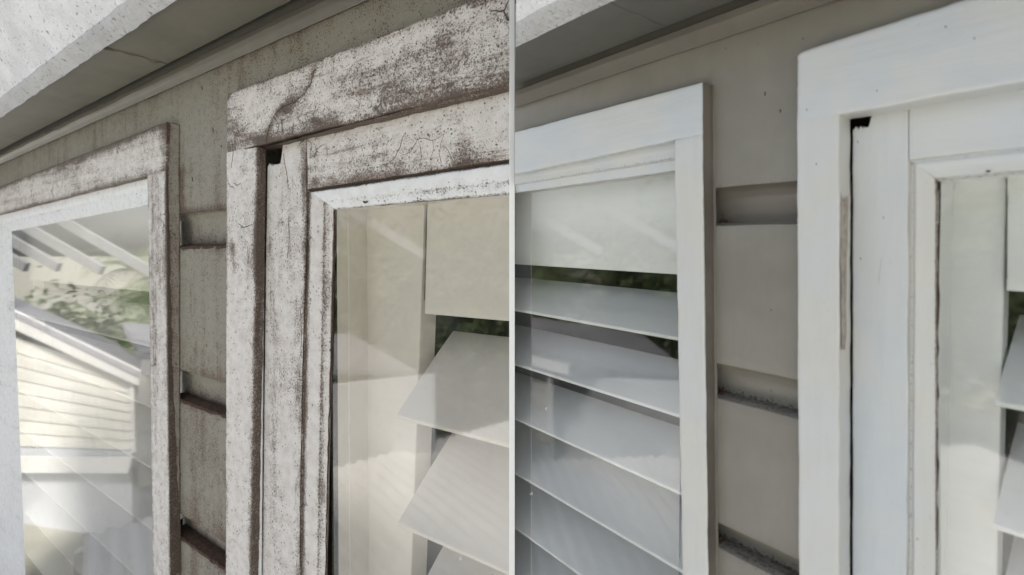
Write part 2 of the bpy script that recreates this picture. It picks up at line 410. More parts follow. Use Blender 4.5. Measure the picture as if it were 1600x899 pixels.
pm = f.d(203, 141.5, .052)
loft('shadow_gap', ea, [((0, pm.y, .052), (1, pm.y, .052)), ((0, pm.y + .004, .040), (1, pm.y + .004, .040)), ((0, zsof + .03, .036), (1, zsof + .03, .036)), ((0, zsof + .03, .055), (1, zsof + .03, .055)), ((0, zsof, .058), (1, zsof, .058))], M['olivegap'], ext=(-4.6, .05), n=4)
e1 = f.at_z(203, 44, zsof); e0 = f.d(203, 132, .058)
dS = e1.z
xs = f.at_z(206, 85, zsof).x
for a, b in ((-4.6, xs - .0012), (xs + .0012, .05)):
    loft('soffit_board', ea, [((0, zsof, .058), (1, zsof, .058)), ((0, zsof, dS), (1, zsof, dS)), ((0, zsof + .02, dS), (1, zsof + .02, dS))], M['oldsoffit'], ext=(a, b), n=60, sub=10, wob=.0009)
loft('joint_filler', ea, [((xs - .004, zsof + .004, .06), (xs - .004, zsof + .004, dS)), ((xs + .002, zsof - .005, .06), (xs + .002, zsof - .005, dS)), ((xs + .010, zsof + .003, .06), (xs + .010, zsof + .003, dS))], M['oldmould'], n=40, wob=.006)
TILT = .75
def tilted(fr, x, y, z0, d0):
    z = z0
    for _ in range(30): q = fr.at_z(x, y, z); z = z0 + TILT * (q.z - d0) * .5 + (z - z0) * .5
    return q
e2 = tilted(f, 150, 48, zsof - .012, dS)
wid = e2.z - dS
loft('fascia_edge', ea, [((0, zsof + .03, dS), (1, zsof + .03, dS)), ((0, zsof - .008, dS), (1, zsof - .008, dS), .2), ((0, zsof - .012, dS + .004), (1, zsof - .012, dS + .004)), ((0, e2.y, e2.z), (1, e2.y, e2.z)), ((0, e2.y + .008, e2.z + .004), (1, e2.y + .008, e2.z + .004)), ((0, e2.y + .012, e2.z + .004), (1, e2.y + .012, e2.z + .004))], M['fasA'], ext=(-4.6, .05), n=160, wob=.003)
loft('rough_lining', ea, [((0, e2.y + .010, e2.z + .004), (1, e2.y + .010, e2.z + .004)), ((0, zsof + .52, e2.z + .28), (1, zsof + .52, e2.z + .28)), ((0, zsof + .56, e2.z + .26), (1, zsof + .56, e2.z + .26))], M['stuccoA'], ext=(-4.6, .05), n=80, sub=10, wob=.002)
loft('roof', ea, [((0, 1.0, -.3), (1, 1.0, -.3)), ((0, zsof + .56, e2.z + .29), (1, zsof + .56, e2.z + .29)), ((0, zsof + .55, e2.z + .29), (1, zsof + .55, e2.z + .29)), ((0, zsof + .55, .0), (1, zsof + .55, .0))], M['greyroof'], ext=(-4.6, .05), n=10)

# --- far window
w1 = Thing('casement_window', 'mould stained white window seen edge on at far left, its glass reflecting a cream house', 'window', f, ((s1L + s1R) / 2, ZB, 0))
c = f.d(240, 600, CAS)
siA = f.d(402, 240, CAS).x
head_g = lambda e, p: .20 + .75 * math.exp(-e[1] / .02) + .55 * math.exp(-e[3] / .012) + .5 * math.exp(-e[2] / .012)
board('head_casing', w1, [(-60, 315), (259, 190.5), (259, 268), (-60, 350)], CAS, -.01, M['oldH'], nu=60, nv=16, r=.0035, g=head_g, wob=.0022, nf=18)
board('jamb_casing', w1, [(230, 271), (259, 264), (266, 900), (242, 1100)], CAS - .001, .001, M['oldV'], nu=10, nv=120, r=.0035,
      g=lambda e, p: .42 + .75 * math.exp(-e[2] / .006) + .30 * math.exp(-e[0] / .010), wob=.0016)
loft('casing_edge', w1, [(f.d(259.5, 191, CAS - .003) + Vector((.0010, 0, 0)), f.d(265.5, 960, CAS - .003) + Vector((.001, 0, 0)), .9),
     (f.d(261, 191, CAS - .006) + Vector((.0012, 0, 0)), f.d(266.5, 960, CAS - .006) + Vector((.0012, 0, 0)), .35),
     (f.d(279, 196, .004), f.d(280, 960, .004), .25), (f.d(281.5, 196, .0), f.d(282, 960, .0), .8)], M['oldedge'], n=120, wob=.0016)
zh = lambda x, y, d: f.d(x, y, d)
def strip(name, t, pa, m, n=50, **k):
    return loft(name, t, [(t.f.d(*a, dd), t.f.d(*b, dd), g) for a, b, dd, g in pa], m, n=n, **k)
strip('head_bead', w1, [((-60, 351), (236, 269), .012, .8), ((-60, 354), (236, 274), .010, .2), ((-60, 361), (236, 289), .0085, 0), ((-60, 364), (236, 293), .0045, .25), ((-60, 368), (236, 300), .004, 0), ((-60, 376), (236, 318), -.001, .1), ((-60, 377), (236, 320), GA, .4)], M['oldBead'], wob=.0012)
strip('far_stile', w1, [((-60, 358), (-60, 1150), .010, .3), ((8, 340), (24, 1150), .008, .1), ((17, 338), (50, 1150), GA, .2)], M['oldBead'], n=60)
sbox('sill', w1, (s1L - .05, ZB - .06, -.30), (s_c1 + .02, ZB, .07), M['oldH'])
ga = Thing('window_pane', 'reflective glass pane of the far mouldy window showing a cream house', 'glass pane', f, (0, 0, 0))
bpy.data.objects.remove(ga.o)
def pane(t, s0, s1, z0, z1, d):
    bm, gl = newbm(); box_pts(bm, (s0, z0, d - .003), (s1, z1, d)); bmesh.ops.recalc_face_normals(bm, faces=bm.faces)
    return finish(bm, 'glass_pane', t.f, M['glass'], t, smooth=False)
pane(w1, s1L, f.d(236, 400, GA).x + .03, ZB, f.d(236, 300, GA).y + .05, GA)

# --- near window
w2 = Thing('casement_window', 'large peeling mould stained white window frame with a rusty gap beside its sash', 'window', f, (-.35, ZB, 0))
CRK = [[f.d(x, y, CAS) for x, y in q] for q in ([(491, 110), (474, 148), (440, 168), (420, 200), (415, 222)], [(415, 222), (372, 210), (362, 240)], [(440, 168), (500, 190)], [(600, 150), (700, 130)])]
def near(p, lines):
    b = 9
    for L in lines:
        for a, c_ in zip(L, L[1:]):
            ax, ay, dx, dy = a.x, a.y, c_.x - a.x, c_.y - a.y; t_ = max(0, min(1, ((p.x - ax) * dx + (p.y - ay) * dy) / (dx * dx + dy * dy)))
            b = min(b, math.hypot(p.x - ax - t_ * dx, p.y - ay - t_ * dy))
    return b
def g_head(e, p):
    return .55 * math.exp(-near(p, CRK[:1]) / .012) + .35 * math.exp(-near(p, CRK[1:]) / .02) + .24 + .35 * math.exp(-e[0] / .03) + .65 * math.exp(-e[3] / .010) + .40 * math.exp(-e[1] / .006) + .25 * noise.noise(p.to_3d() * 14)
board('head_casing', w2, [(353.5, 147), (850, -44), (850, 118), (353.5, 239)], CAS, -.02, M['oldH'], nu=90, nv=40, r=.006, g=g_head, wob=.0018, nf=22, emod=lambda e, p: (e[0], e[1], e[2], 9 if p.x < siA - .004 else e[3]),
      top=lambda u, e: .012 * math.exp(-e[0] / .006))
board('jamb_casing', w2, [(353.5, 235.5), (402, 230.5), (391, 960), (352, 960)], CAS - .0002, .0085, M['oldV'], nu=16, nv=150, r=.003, sh=1.1, emod=lambda e, p: (e[0], 9, e[2], e[3]), wob=.0018,
      g=lambda e, p: .22 + .75 * math.exp(-e[2] / .010) + .6 * math.exp(-abs(p.y - .01) / .07) * (.5 + noise.noise(Vector((p.x * 30, p.y * 12, 0)))) + .30 * math.exp(-e[0] / .006))
si = f.d(400, 240, CAS).x
strip('reveal_paint', w2, [((403, 236), (392, 960), .024, 1.5), ((408, 236), (396, 960), .014, 1.2), ((410, 236), (400, 960), .012, .2), ((413, 236), (408, 960), .009, 0), ((415, 236), (409, 960), .004, .5)], M['oldBead'], n=80)
loft('head_lip', w2, [(f.d(402, 233, .026), f.d(850, 116, .026), 1.), (f.d(410, 231, .022), f.d(850, 122, .022), .9), (f.d(414, 232, .012), f.d(850, 130, .012), 1.1), (f.d(418, 236, -.01), f.d(850, 133, -.01), .7)], M['oldH'], n=120, wob=.0016)
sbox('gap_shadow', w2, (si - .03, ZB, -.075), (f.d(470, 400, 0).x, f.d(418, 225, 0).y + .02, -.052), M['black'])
SD = .004                                   # face of the sash
ov = lambda e, p: .28 + .30 * math.exp(-e[0] / .004) + .55 * math.exp(-e[2] / .018) * (.75 + .6 * noise.noise(Vector((0, p.y * 9, 0)))) + .2 * noise.noise(Vector((p.x * 20, p.y * 12, 3)))
board('sash_stile', w2, [(417.5, 225), (479, 209), (467, 960), (408.5, 960)], SD, -.05, M['oldV'], nu=26, nv=160, r=.0022, g=ov, wob=.0012,
      top=lambda u, e: .052 * (1 if u < .36 else max(0, (.42 - u) / .06)) * (1 + .15 * noise.noise(Vector((u * 30, 0, 0)))))
board('sash_rail', w2, [(479.5, 209), (850, 112), (850, 241), (480.5, 296)], SD + .0003, -.03, M['oldH'], nu=70, nv=26, r=.0012, wob=.0008,
      g=lambda e, p: .18 + .45 * math.exp(-e[3] / .010) + .3 * math.exp(-e[1] / .010) + .75 * max(0, noise.noise(Vector((p.x * 16, p.y * 16, 9)))) * math.exp(-e[3] / .05))
def crack(t, px, dd, w, name='crack', m='rust', seed=0):
    f_ = t.f; bm, gl = newbm(); P_ = [f_.d(x, y, dd) for x, y in px]; Q = []
    for a, b in zip(P_, P_[1:]):
        for j in range(8): Q.append(a.lerp(b, j / 8))
    Q.append(P_[-1]); n_ = len(Q); L_ = []
    for i, q in enumerate(Q):
        nv = noise.noise_vector(Vector((q.x * 90, q.y * 90, seed))); L_.append(Vector((q.x + nv.x * w * 1.6, q.y + nv.y * w * 1.6, dd)))
    rows = []
    for i, q in enumerate(L_):
        u = (L_[min(i + 1, n_ - 1)] - L_[max(i - 1, 0)]).normalized(); sd_ = Vector((-u.y, u.x, 0))
        ww = w * (.35 + .65 * math.sin(math.pi * (i + .5) / n_)) * (.7 + .8 * abs(noise.noise(Vector((i * .7, seed, 4)))))
        rows.append([bm.verts.new(q - sd_ * ww + Vector((0, 0, -.0015))), bm.verts.new(q - sd_ * ww * .5), bm.verts.new(q + sd_ * ww * .5), bm.verts.new(q + sd_ * ww + Vector((0, 0, -.0015)))])
    for a, b in zip(rows, rows[1:]):
        for k in range(3): bm.faces.new((a[k], b[k], b[k + 1], a[k + 1]))
    bmesh.ops.recalc_face_normals(bm, faces=bm.faces)
    return finish(bm, name, f_, M[m], t)
CK = CAS + .0006
for i, (pts, w) in enumerate((([(491, 110), (486, 130), (474, 148), (462, 158), (440, 168), (428, 182), (420, 200), (415, 222)], .0016), ([(441, 168), (446, 178), (456, 172)], .0008),
        ([(428, 183), (436, 196), (432, 210)], .0007), ([(462, 158), (470, 162), (478, 156)], .0006), ([(372, 350), (380, 356), (394, 351)], .0016), ([(365, 286), (370, 290), (376, 286)], .0010), ([(380, 206), (384, 196), (392, 193)], .0014),
        ([(360, 204), (370, 208), (382, 205)], .0007), ([(362, 218), (364, 240), (361, 262)], .0007), ([(620, 46), (626, 50)], .0010), ([(589, 58), (594, 60)], .0013), ([(632, 151), (636, 153)], .0014), ([(612, 91), (614, 93)], .0014))):
    crack(w2, pts, CK, w, seed=i)
for i, (pts, w) in enumerate((([(634, 205), (628, 218), (624, 232), (618, 246), (606, 256), (596, 262)], .0014), ([(622, 238), (630, 243), (641, 238), (648, 226), (653, 217), (664, 217), (676, 220), (684, 216), (694, 209)], .0010),
        ([(653, 217), (657, 230), (658, 246), (655, 264)], .0008), ([(676, 220), (678, 232), (672, 250)], .0008), ([(694, 209), (688, 226), (686, 240), (690, 256)], .0009), ([(692, 226), (700, 236), (707, 250)], .0007), ([(618, 246), (626, 252), (632, 245)], .0006),
        ([(582, 266), (590, 272), (598, 268)], .0008), ([(606, 256), (598, 258), (590, 262)], .0009), ([(443, 240), (444, 254), (448, 272), (450, 296)], .0009), ([(450, 340), (452, 372), (449, 404)], .0006), ([(469, 480), (471, 520), (470, 560)], .0010))):
    crack(w2, pts, SD + .0006, w, seed=i + 20)
crack(w2, [(522, 329), (521, 400), (518, 520), (514, 640), (511, 760), (508, 900)], GA + .0035, .0020, 'putty_line', seed=50)
crack(w2, [(481, 300), (478, 420), (473, 560), (470, 700), (468, 880)], SD + .0008, .0012, 'putty_line', seed=51)
for k_, (x_, y_) in enumerate(((332, 203), (270, 215), (315, 137), (300, 280), (345, 228), (283, 44), (303, 52))):
    crack(wa, [(x_, y_ - 2), (x_ + 1, y_ + 3)], .0012, .0016, 'dirt_speck', seed=60 + k_)
crack(w2, [(567, 315), (575, 316)], .0042, .0022)
# glazing moulding, mitred at the corner
strip('stile_bead', w2, [((480, 297), (467, 960), .0035, .9), ((483, 299), (470, 960), .0000, 1.), ((487, 301), (475, 960), .0045, .5), ((490, 303), (479, 960), .0055, .1), ((500, 310), (489, 960), .0045, .1), ((505, 314), (493, 960), .003, .35), ((507, 316), (495, 960), .0015, .7), ((520, 324), (506, 960), -.001, .15), ((522, 325.5), (508, 960), -.002, .9), ((525, 328), (510, 960), GA, 1.4)], M['oldV'], n=150, wob=.0008)
strip('rail_bead', w2, [((480, 297), (850, 241), .0035, 1.3), ((483, 299), (850, 244.5), -.002, 1.5), ((487, 301), (850, 249), .0045, .6), ((490, 303), (850, 252), .0055, .0), ((498, 309), (850, 263), .0042, -.1), ((505, 314), (850, 274), .003, .25), ((508, 316), (850, 277), .0015, .5), ((520, 324), (850, 293), -.001, .1), ((522, 326), (850, 296), -.002, .5), ((525, 328), (850, 300), GA, .7)], M['oldBead'], n=90, wob=.0008)  # grime rows mix real dirt lines with painted shading of the ridges
sbox('sill', w2, (s_c2 - .03, ZB - .06, -.30), (0, ZB, .07), M['oldH'])
pane(w2, f.d(520, 600, GA).x, .02, ZB, f.d(525, 326, GA).y + .02, GA)
# lining between the sash and the shutter, seen through the glass
DS = -.084
sg = f.d(524, 340, GA).x
sh_s = f.at_s(565, 340, sg).x
loft('reveal_lining', w2, [(Vector((sg, .5, GA - .004)), Vector((sg - .004, ZB, GA - .004))), (Vector((sg, .5, -.035)), Vector((sg - .004, ZB, -.035))),
     (Vector((sg + .002, .5, -.036)), Vector((sg - .002, ZB, -.036))), (Vector((sg + .002, .5, DS - .02)), Vector((sg - .002, ZB, DS - .02)))], M['shA'], n=60)
zhd = f.d(600, 318, DS).y
loft('reveal_lining', w2, [(Vector((sg - .01, f.d(525, 327, GA).y + .003, GA - .004)), Vector((.02, f.d(525, 327, GA).y + .003, GA - .004))), (Vector((sg - .01, f.d(525, 327, GA).y + .004, DS - .03)), Vector((.02, f.d(525, 327, GA).y + .004, DS - .03)))], M['shA'], n=10)

# --- shutters
def blade(name, t, s0, s1, zf, df, zb, db, m, th=.007, n=8):
    """tapered louvre blade, rounded nose at (df,zf), tail at (db,zb)"""
    a = Vector((df, zf)); b = Vector((db, zb)); u = (b - a).normalized(); w = Vector((-u.y, u.x)); L = (b - a).length
    prof = []
    K = 8
    for i in range(K + 1):
        q = math.pi * (-.5 + i / K) ; prof.append(a + u * (th * .5) - u * (th * .5) * math.cos(q) * 1.0 + w * (-th * .5) * math.sin(q))
    mid = .5
    prof2 = [a + u * (L * .35) - w * th * .62, a + u * (L * .7) - w * th * .6]
    pr = prof + prof2
    for i in range(K + 1):
        q = math.pi * (-.5 + i / K); prof_b = b - u * (th * .4) + u * (th * .4) * math.cos(q) + w * (th * .4) * math.sin(q); pr.append(prof_b)
    pr += [a + u * (L * .7) + w * th * .6, a + u * (L * .35) + w * th * .62]
    bm, gl = newbm(); rows = []
    ch = .004
    for j in range(n + 1):
        s = s0 + (s1 - s0) * j / n; rows.append([bm.verts.new((s, p.y, p.x)) for p in pr])
    for j in range(n):
        for i in range(len(pr)):
            k = (i + 1) % len(pr); bm.faces.new((rows[j][i], rows[j][k], rows[j + 1][k], rows[j + 1][i]))
    bm.faces.new(rows[0]); bm.faces.new(rows[-1][::-1])
    bmesh.ops.recalc_face_normals(bm, faces=bm.faces)
    return finish(bm, name, t.f, m, t)
se = f.d(661, 490, DS).x
st2 = Thing('plantation_shutter', 'cream louvred shutter with tilted blades behind the large mould stained sash', 'shutter', f, (se, ZB, DS))
board('stile', st2, [(560, 300), (664, 300), (640, 960), (549, 960)], DS, DS - .045, M['shA'], nu=6, nv=30, r=.003, wob=.0002)
crack(st2, [(568.5, 318), (566, 380), (562, 500), (558, 640), (551, 960)], DS + .001, .0011, 'hinge_gap_shade', 'olivegap', 3)  # dark ribbon laid on the face, painting the shade of the slot
crack(st2, [(666.5, 320), (665, 380), (663, 470)], DS + .0132, .0008, 'hinge_gap_shade', 'olivegap', 4)
vb = f.d(662, 490, DS + .012)
board('valance_panel', st2, [(668, 300), (860, 280), (860, 508), (663.5, 490.5)], DS + .012, DS - .012, M['shA'], nu=10, nv=10, r=.0015, wob=.0002)
z0b = f.at_s(620, 652, se).y; 
for k in range(0, 8):
    blade('louvre_blade', st2, se + .002, .02, -.3186 - .204 * k, -.012, -.1768 - .212 * k if k == 0 else -.3186 - .204 * k + .133, -.176, M['shA'], th=.011)
s1e = f.d(46, 440, DS).x
st1 = Thing('plantation_shutter', 'pale louvred shutter behind the far left mouldy window beside the grey weatherboards', 'shutter', f, (s1e, ZB, DS))
board('stile', st1, [(-120, 250), (48, 250), (66, 1250), (-120, 1250)], DS - .001, DS - .045, M['shA'], nu=6, nv=30, r=.003, wob=.0002)
vz = f.d(150, 448, DS + .012).y
s1r = f.d(236, 400, GA).x + .04
sboard('valance_panel', st1, s1e, s1r, .45, vz, DS + .012, DS - .012, M['shA'], nu=10, nv=10, r=.0015, wob=.0002)
zz = [f.d(150, y, -.012).y for y in (521, 606, 690, 766, 843)]
pp = (zz[0] - zz[4]) / 4; dza = f.d(150, 466, -.16).y - zz[0]; print('A tail ratio', dza / pp)
for k in range(8):
    zf = zz[0] - pp * k
    blade('louvre_blade', st1, s1e + .002, s1r, zf, -.012, zf + dza, -.16, M['shA'], th=.011)
st1r = sboard('stile', st1, s1r - .02, s1r + .06, .45, ZB, DS - .001, DS - .045, M['shA'], nu=3, nv=10, r=.003)

# =========================================================================================
#                                       RIGHT HALF : the same corner, freshly painted
# =========================================================================================
f = FB; CB = .0145
s_c1 = f.d(1114, 400, 0).x; s_c2 = f.d(1246, 400, CB).x; ZC = -.85; SR = 2.6
wb = Thing('weatherboard_wall', 'smooth warm grey weatherboard wall between the freshly painted white window frames', 'wall', f, (1.2, -H, 0))
zfr = f.d(1182, 288, 0).y
for fa_, fb_, fz in ((-.02, s_c1 - .01, f.d(950, 200, CB).y), (s_c1 - .01, s_c2 + .01, zfr), (s_c2 + .01, SR, f.d(1400, 90, CB).y)):
  sboard('frieze_board', wb, fa_, fb_, .36, fz, 0, -.02, M['newclad'], nu=30, nv=20, r=0, wob=.0,
       g=lambda e, p: .30 * math.exp(-e[3] / .003) + .12 * math.exp(-abs(p.x - s_c1) / .004))
tops = [f.d(1182, y, 0).y for y in (350, 637, 885)]; bots = [f.d(1182, y, 0).y for y in (582, 846)]
pc = tops[0] - tops[1]; tops += [tops[2] - pc * .93 * (i + 1) for i in range(20)]
bots += [t_ - pc * .76 for t_ in tops[2:]]
for i, zt in enumerate(tops):
    zb = bots[i]; hidden = zt <= ZC
    x0, x1 = (s_c1 - .03, s_c2 + .03) if not hidden else (-.02, SR)
    nn = 12 if not hidden else 20
    sboard('weatherboard', wb, x0, x1, zt, zb, 0, -.03, M['newclad'], nu=nn, nv=14, r=.002, seed=i, wob=.0005,
           g=lambda e, p: .35 * math.exp(-e[1] / .0015) + .16 * math.exp(-e[0] / .03) * (i > 0) + .06 * i)
    zu = zfr if i == 0 else bots[i - 1]
    loft('cove', wb, [((x0, zu, -.004), (x1, zu, -.004), .2), ((x0, zu - .003, -.011), (x1, zu - .003, -.011)), ((x0, zu - .011, -.0165), (x1, zu - .011, -.0165), .1),
         ((x0, zt + .007, -.019), (x1, zt + .007, -.019), .25), ((x0, zt + .001, -.019), (x1, zt + .001, -.019), .7)], M['newmould' if i == 0 else 'newclad'], n=nn, seed=i)
    loft('dirt_line', wb, [((x0, zt + .0010, -.019), (x1, zt + .0010, -.019), .6), ((x0, zt + .0014, -.004), (x1, zt + .0014, -.004), .5 if i else .25), ((x0, zt - .0002, .0004), (x1, zt - .0002, .0004), .35)], M['newclad'], n=60, wob=.0007, seed=i + 5)
    if not hidden:     # clot of grime in the corner of the groove
        bm, gl = newbm()
        for q in range(26 if i else 14):
            c0 = Vector((s_c1 + .001 + abs(random.gauss(0, .0035)), zt + .001 + abs(random.gauss(0, .0035)), random.uniform(-.014, -.001)))
            mt = Matrix.Translation(c0) @ Matrix.Rotation(random.random() * 6, 4, 'Z') @ Matrix.Diagonal((random.uniform(.0010, .0026), random.uniform(.0005, .0012), .001, 1))
            bmesh.ops.create_icosphere(bm, subdivisions=1, radius=1, matrix=mt)
        finish(bm, 'grime', f, M['rust'], wb)
for nm, lo, hi in (('wall_core', (0, -H, -.14), (SR, ZC - .03, -.031)), ('wall_core', (0, .3, -.14), (SR, 1.0, -.024)),
                   ('wall_core', (s_c1 - .04, ZC - .03, -.14), (s_c2 + .012, .3, -.0305)), ('wall_core', (1.35, ZC - .03, -.14), (SR, .3, -.021))):
    sbox(nm, wb, lo, hi, M['newclad'])
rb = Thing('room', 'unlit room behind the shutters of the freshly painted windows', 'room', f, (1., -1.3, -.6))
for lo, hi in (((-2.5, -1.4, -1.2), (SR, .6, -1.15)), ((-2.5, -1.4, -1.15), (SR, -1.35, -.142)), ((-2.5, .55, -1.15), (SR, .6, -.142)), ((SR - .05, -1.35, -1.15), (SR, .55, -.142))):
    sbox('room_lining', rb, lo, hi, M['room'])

eb = Thing('eave', 'plain grey eave soffit with taupe moulding above the freshly painted white window', 'eave', f, (1., .3, .05))
XR = 1000
r0 = [rail(f, 104, .0006, XR, 0, g=.5), rail(f, 103, .006, XR, 0), rail(f, 93, .011, XR, 0), rail(f, 80, .017, XR, 0), rail(f, 73, .025, XR, 0), rail(f, 70, .029, XR, 0)]
loft('moulding', eb, r0, M['newmould'], ext=(-.02, SR), n=80, wob=.0003)
zsof = f.d(XR, 60, .029).y; pm = f.d(XR, 70, .029)
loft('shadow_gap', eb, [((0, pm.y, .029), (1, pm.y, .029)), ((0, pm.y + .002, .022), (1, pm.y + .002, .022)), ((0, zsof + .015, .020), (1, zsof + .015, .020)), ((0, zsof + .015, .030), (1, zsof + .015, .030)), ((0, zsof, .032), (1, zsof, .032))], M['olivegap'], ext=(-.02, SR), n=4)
dS = f.at_z(870, 36, zsof).z; xs = f.at_z(1011, 30, zsof).x
for a, b in ((-.02, xs - .0006), (xs + .0006, SR)):
    loft('soffit_board', eb, [((0, zsof, .032), (1, zsof, .032)), ((0, zsof, dS), (1, zsof, dS)), ((0, zsof + .01, dS), (1, zsof + .01, dS))], M['newsoffit'], ext=(a, b), n=50, sub=8, wob=.0004)
loft('joint_filler', eb, [((xs - .002, zsof + .002, .034), (xs - .002, zsof + .002, dS)), ((xs + .001, zsof - .001, .034), (xs + .001, zsof - .001, dS)), ((xs + .003, zsof + .0015, .034), (xs + .003, zsof + .0015, dS))], M['newsoffit'], n=40, wob=.0015)
e2 = tilted(f, 838, 28, zsof - .006, dS); e2z = e2.z
loft('fascia_edge', eb, [((0, zsof + .02, dS), (1, zsof + .02, dS)), ((0, zsof - .004, dS), (1, zsof - .004, dS)), ((0, zsof - .006, dS + .002), (1, zsof - .006, dS + .002)), ((0, e2.y, e2z), (1, e2.y, e2z)), ((0, e2.y + .005, e2z + .002), (1, e2.y + .005, e2z + .002))], M['fasB'], ext=(-.02, SR), n=120, wob=.0012)
loft('rough_lining', eb, [((0, e2.y + .005, e2z + .002), (1, e2.y + .005, e2z + .002)), ((0, zsof + .40, e2z + .22), (1, zsof + .40, e2z + .22)), ((0, zsof + .43, e2z + .21), (1, zsof + .43, e2z + .21))], M['stuccoB'], ext=(-.02, SR), n=60, sub=8, wob=.001)
loft('roof', eb, [((0, 1.0, -.14), (1, 1.0, -.14)), ((0, zsof + .43, e2z + .24), (1, zsof + .43, e2z + .24)), ((0, zsof + .42, e2z + .24), (1, zsof + .42, e2z + .24)), ((0, zsof + .42, 0), (1, zsof + .42, 0))], M['greyroof'], ext=(-.02, SR), n=6)

w3 = Thing('casement_window', 'clean white window left of the grey boards, its glass reflecting green foliage and rooflines', 'window', f, (.02, ZC, 0))
board('head_casing', w3, [(770, 216), (1097, 128.5), (1097, 210), (770, 280)], CB, -.01, M['newH'], nu=40, nv=12, r=.0012, wob=.0006, nf=40)
board('jamb_casing', w3, [(1053.5, 219), (1097, 209), (1107, 960), (1067, 960)], CB - .0002, .0004, M['newV'], nu=10, nv=90, r=.0012, wob=.0006, nf=50)
loft('casing_edge', w3, [(f.d(1097.5, 129, CB - .001) + Vector((.0006, 0, 0)), f.d(1107.5, 960, CB - .001) + Vector((.0006, 0, 0)), .1),
     (f.d(1111, 132, .004), f.d(1117, 960, .003), .1), (f.d(1113, 132, .0012), f.d(1119, 960, .0012), .35), (f.d(1117, 134, .0), f.d(1123, 960, .0), .3)], M['newedge'], n=120, wob=.0006)
strip('head_bead', w3, [((770, 279), (1060, 217), .006, 0), ((770, 281), (1060, 219.5), .005, .2), ((770, 283), (1060, 224), .0015, .0), ((770, 288), (1060, 232), .001, 0), ((770, 294), (1060, 246), -.004, .35), ((770, 296), (1060, 250), -.009, .2), ((770, 306), (1060, 266), -.011, 0), ((770, 307), (1060, 268), GB, .5)], M['newH'], wob=.0004)
sbox('sill', w3, (-.02, ZC - .03, -.14), (s_c1 + .01, ZC, .035), M['newH'])
pane(w3, -.02, f.d(1054, 400, GB).x + .01, ZC, f.d(1054, 268, GB).y + .02, GB)

w4 = Thing('casement_window', 'freshly painted white window frame with a narrow black gap beside its smooth sash', 'window', f, (.9, ZC, 0))
siB = f.d(1311, 178, CB).x; dgB = f.at_s(1325, 400, siB).z
board('head_casing', w4, [(1244.5, 82), (1760, -82), (1760, 100), (1244.5, 191)], CB, -.01, M['newH'], nu=80, nv=30, r=.0022, wob=.0006, nf=50, emod=lambda e, p: (e[0], e[1], e[2], 9 if p.x < siB - .002 else e[3]), top=lambda u, e: .004 * math.exp(-e[0] / .002))
board('jamb_casing', w4, [(1245, 188), (1311, 176), (1310.5, 960), (1248, 960)], CB - .0001, dgB, M['newV'], nu=14, nv=110, r=.0012, emod=lambda e, p: (e[0], 9, e[2], e[3]), wob=.0005, nf=40)
strip('reveal_paint', w4, [((1311, 178), (1310, 960), CB - .0015, 0), ((1319, 178), (1319, 960), .004, .1), ((1325, 178), (1326, 960), dgB, .3)], M['newV'], n=80, wob=.0004)
loft('bare_timber', w4, [(f.d(1313, 298, CB - .0018), f.d(1315.5, 548, CB - .0022)), (f.d(1318, 315, CB - .005), f.d(1318, 546, CB - .005)), (f.d(1325, 305, .001), f.d(1321, 548, .001))], M['wood'], n=30, wob=.0008)
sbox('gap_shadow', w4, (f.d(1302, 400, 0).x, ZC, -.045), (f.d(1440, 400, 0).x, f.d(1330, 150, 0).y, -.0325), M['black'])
SD = -.009
board('sash_stile', w4, [(1332, 168), (1420, 152), (1417, 960), (1331.5, 960)], SD, -.032, M['newS'], nu=30, nv=100, r=.001, wob=.0004,
      top=lambda u, e: .0170 * (1 if u < .32 else max(0, (.40 - u) / .08)) * (1 + .2 * noise.noise(Vector((u * 30, 0, 0)))), g=lambda e, p: .25 * math.exp(-e[1] / .006))
board('sash_rail', w4, [(1420.6, 152), (1760, 90), (1760, 212), (1420.6, 250)], SD + .0002, -.028, M['newH'], nu=40, nv=14, r=.0005, wob=.0003,
      g=lambda e, p: .16 * math.exp(-e[1] / .004))
strip('stile_bead', w4, [((1420, 251), (1417, 960), SD - .0005, 0), ((1424, 253), (1420, 960), SD - .0035, .30), ((1428, 255), (1424, 960), SD - .0035, .32), ((1431, 257), (1428, 960), SD - .001, 0), ((1436, 260), (1436, 960), SD - .0014, 0), ((1460, 278), (1461, 960), SD - .006, .12), ((1462, 280), (1462.5, 960), SD - .0085, .9), ((1467, 284), (1465, 960), GB, .85)], M['newV'], n=120, wob=.0003)
strip('rail_bead', w4, [((1420, 251), (1760, 212), SD - .0005, .0), ((1424, 253), (1760, 215), SD - .0025, .30), ((1428, 255), (1760, 218), SD - .002, .2), ((1431, 257), (1760, 221), SD - .001, 0), ((1438, 262), (1760, 228), SD - .0014, 0), ((1461, 278), (1760, 250), SD - .006, .15), ((1463, 280), (1760, 253), SD - .0085, .5), ((1467, 284), (1760, 258), GB, .4)], M['newH'], n=70, wob=.0003)
crack(w4, [(1464, 284), (1464, 330), (1463.5, 380), (1465, 440), (1464, 520), (1463, 620), (1463, 740), (1463, 900)], GB + .0022, .0009, 'putty_line', seed=70)
for x_, y_, t_ in ((1194, 147, wb), (1219, 172, wb)): crack(t_, [(x_, y_ - 3), (x_ + .5, y_ + 3)], .0005, .0010, 'dirt_speck', seed=x_)
for x_, y_ in ((1478, 42), (1370, 142), (1522, 60), (1260, 172), (1275, 257)): crack(w4, [(x_, y_ - 1.5), (x_ + .5, y_ + 1.5)], CB + .0004, .0005, 'dirt_speck', seed=x_)
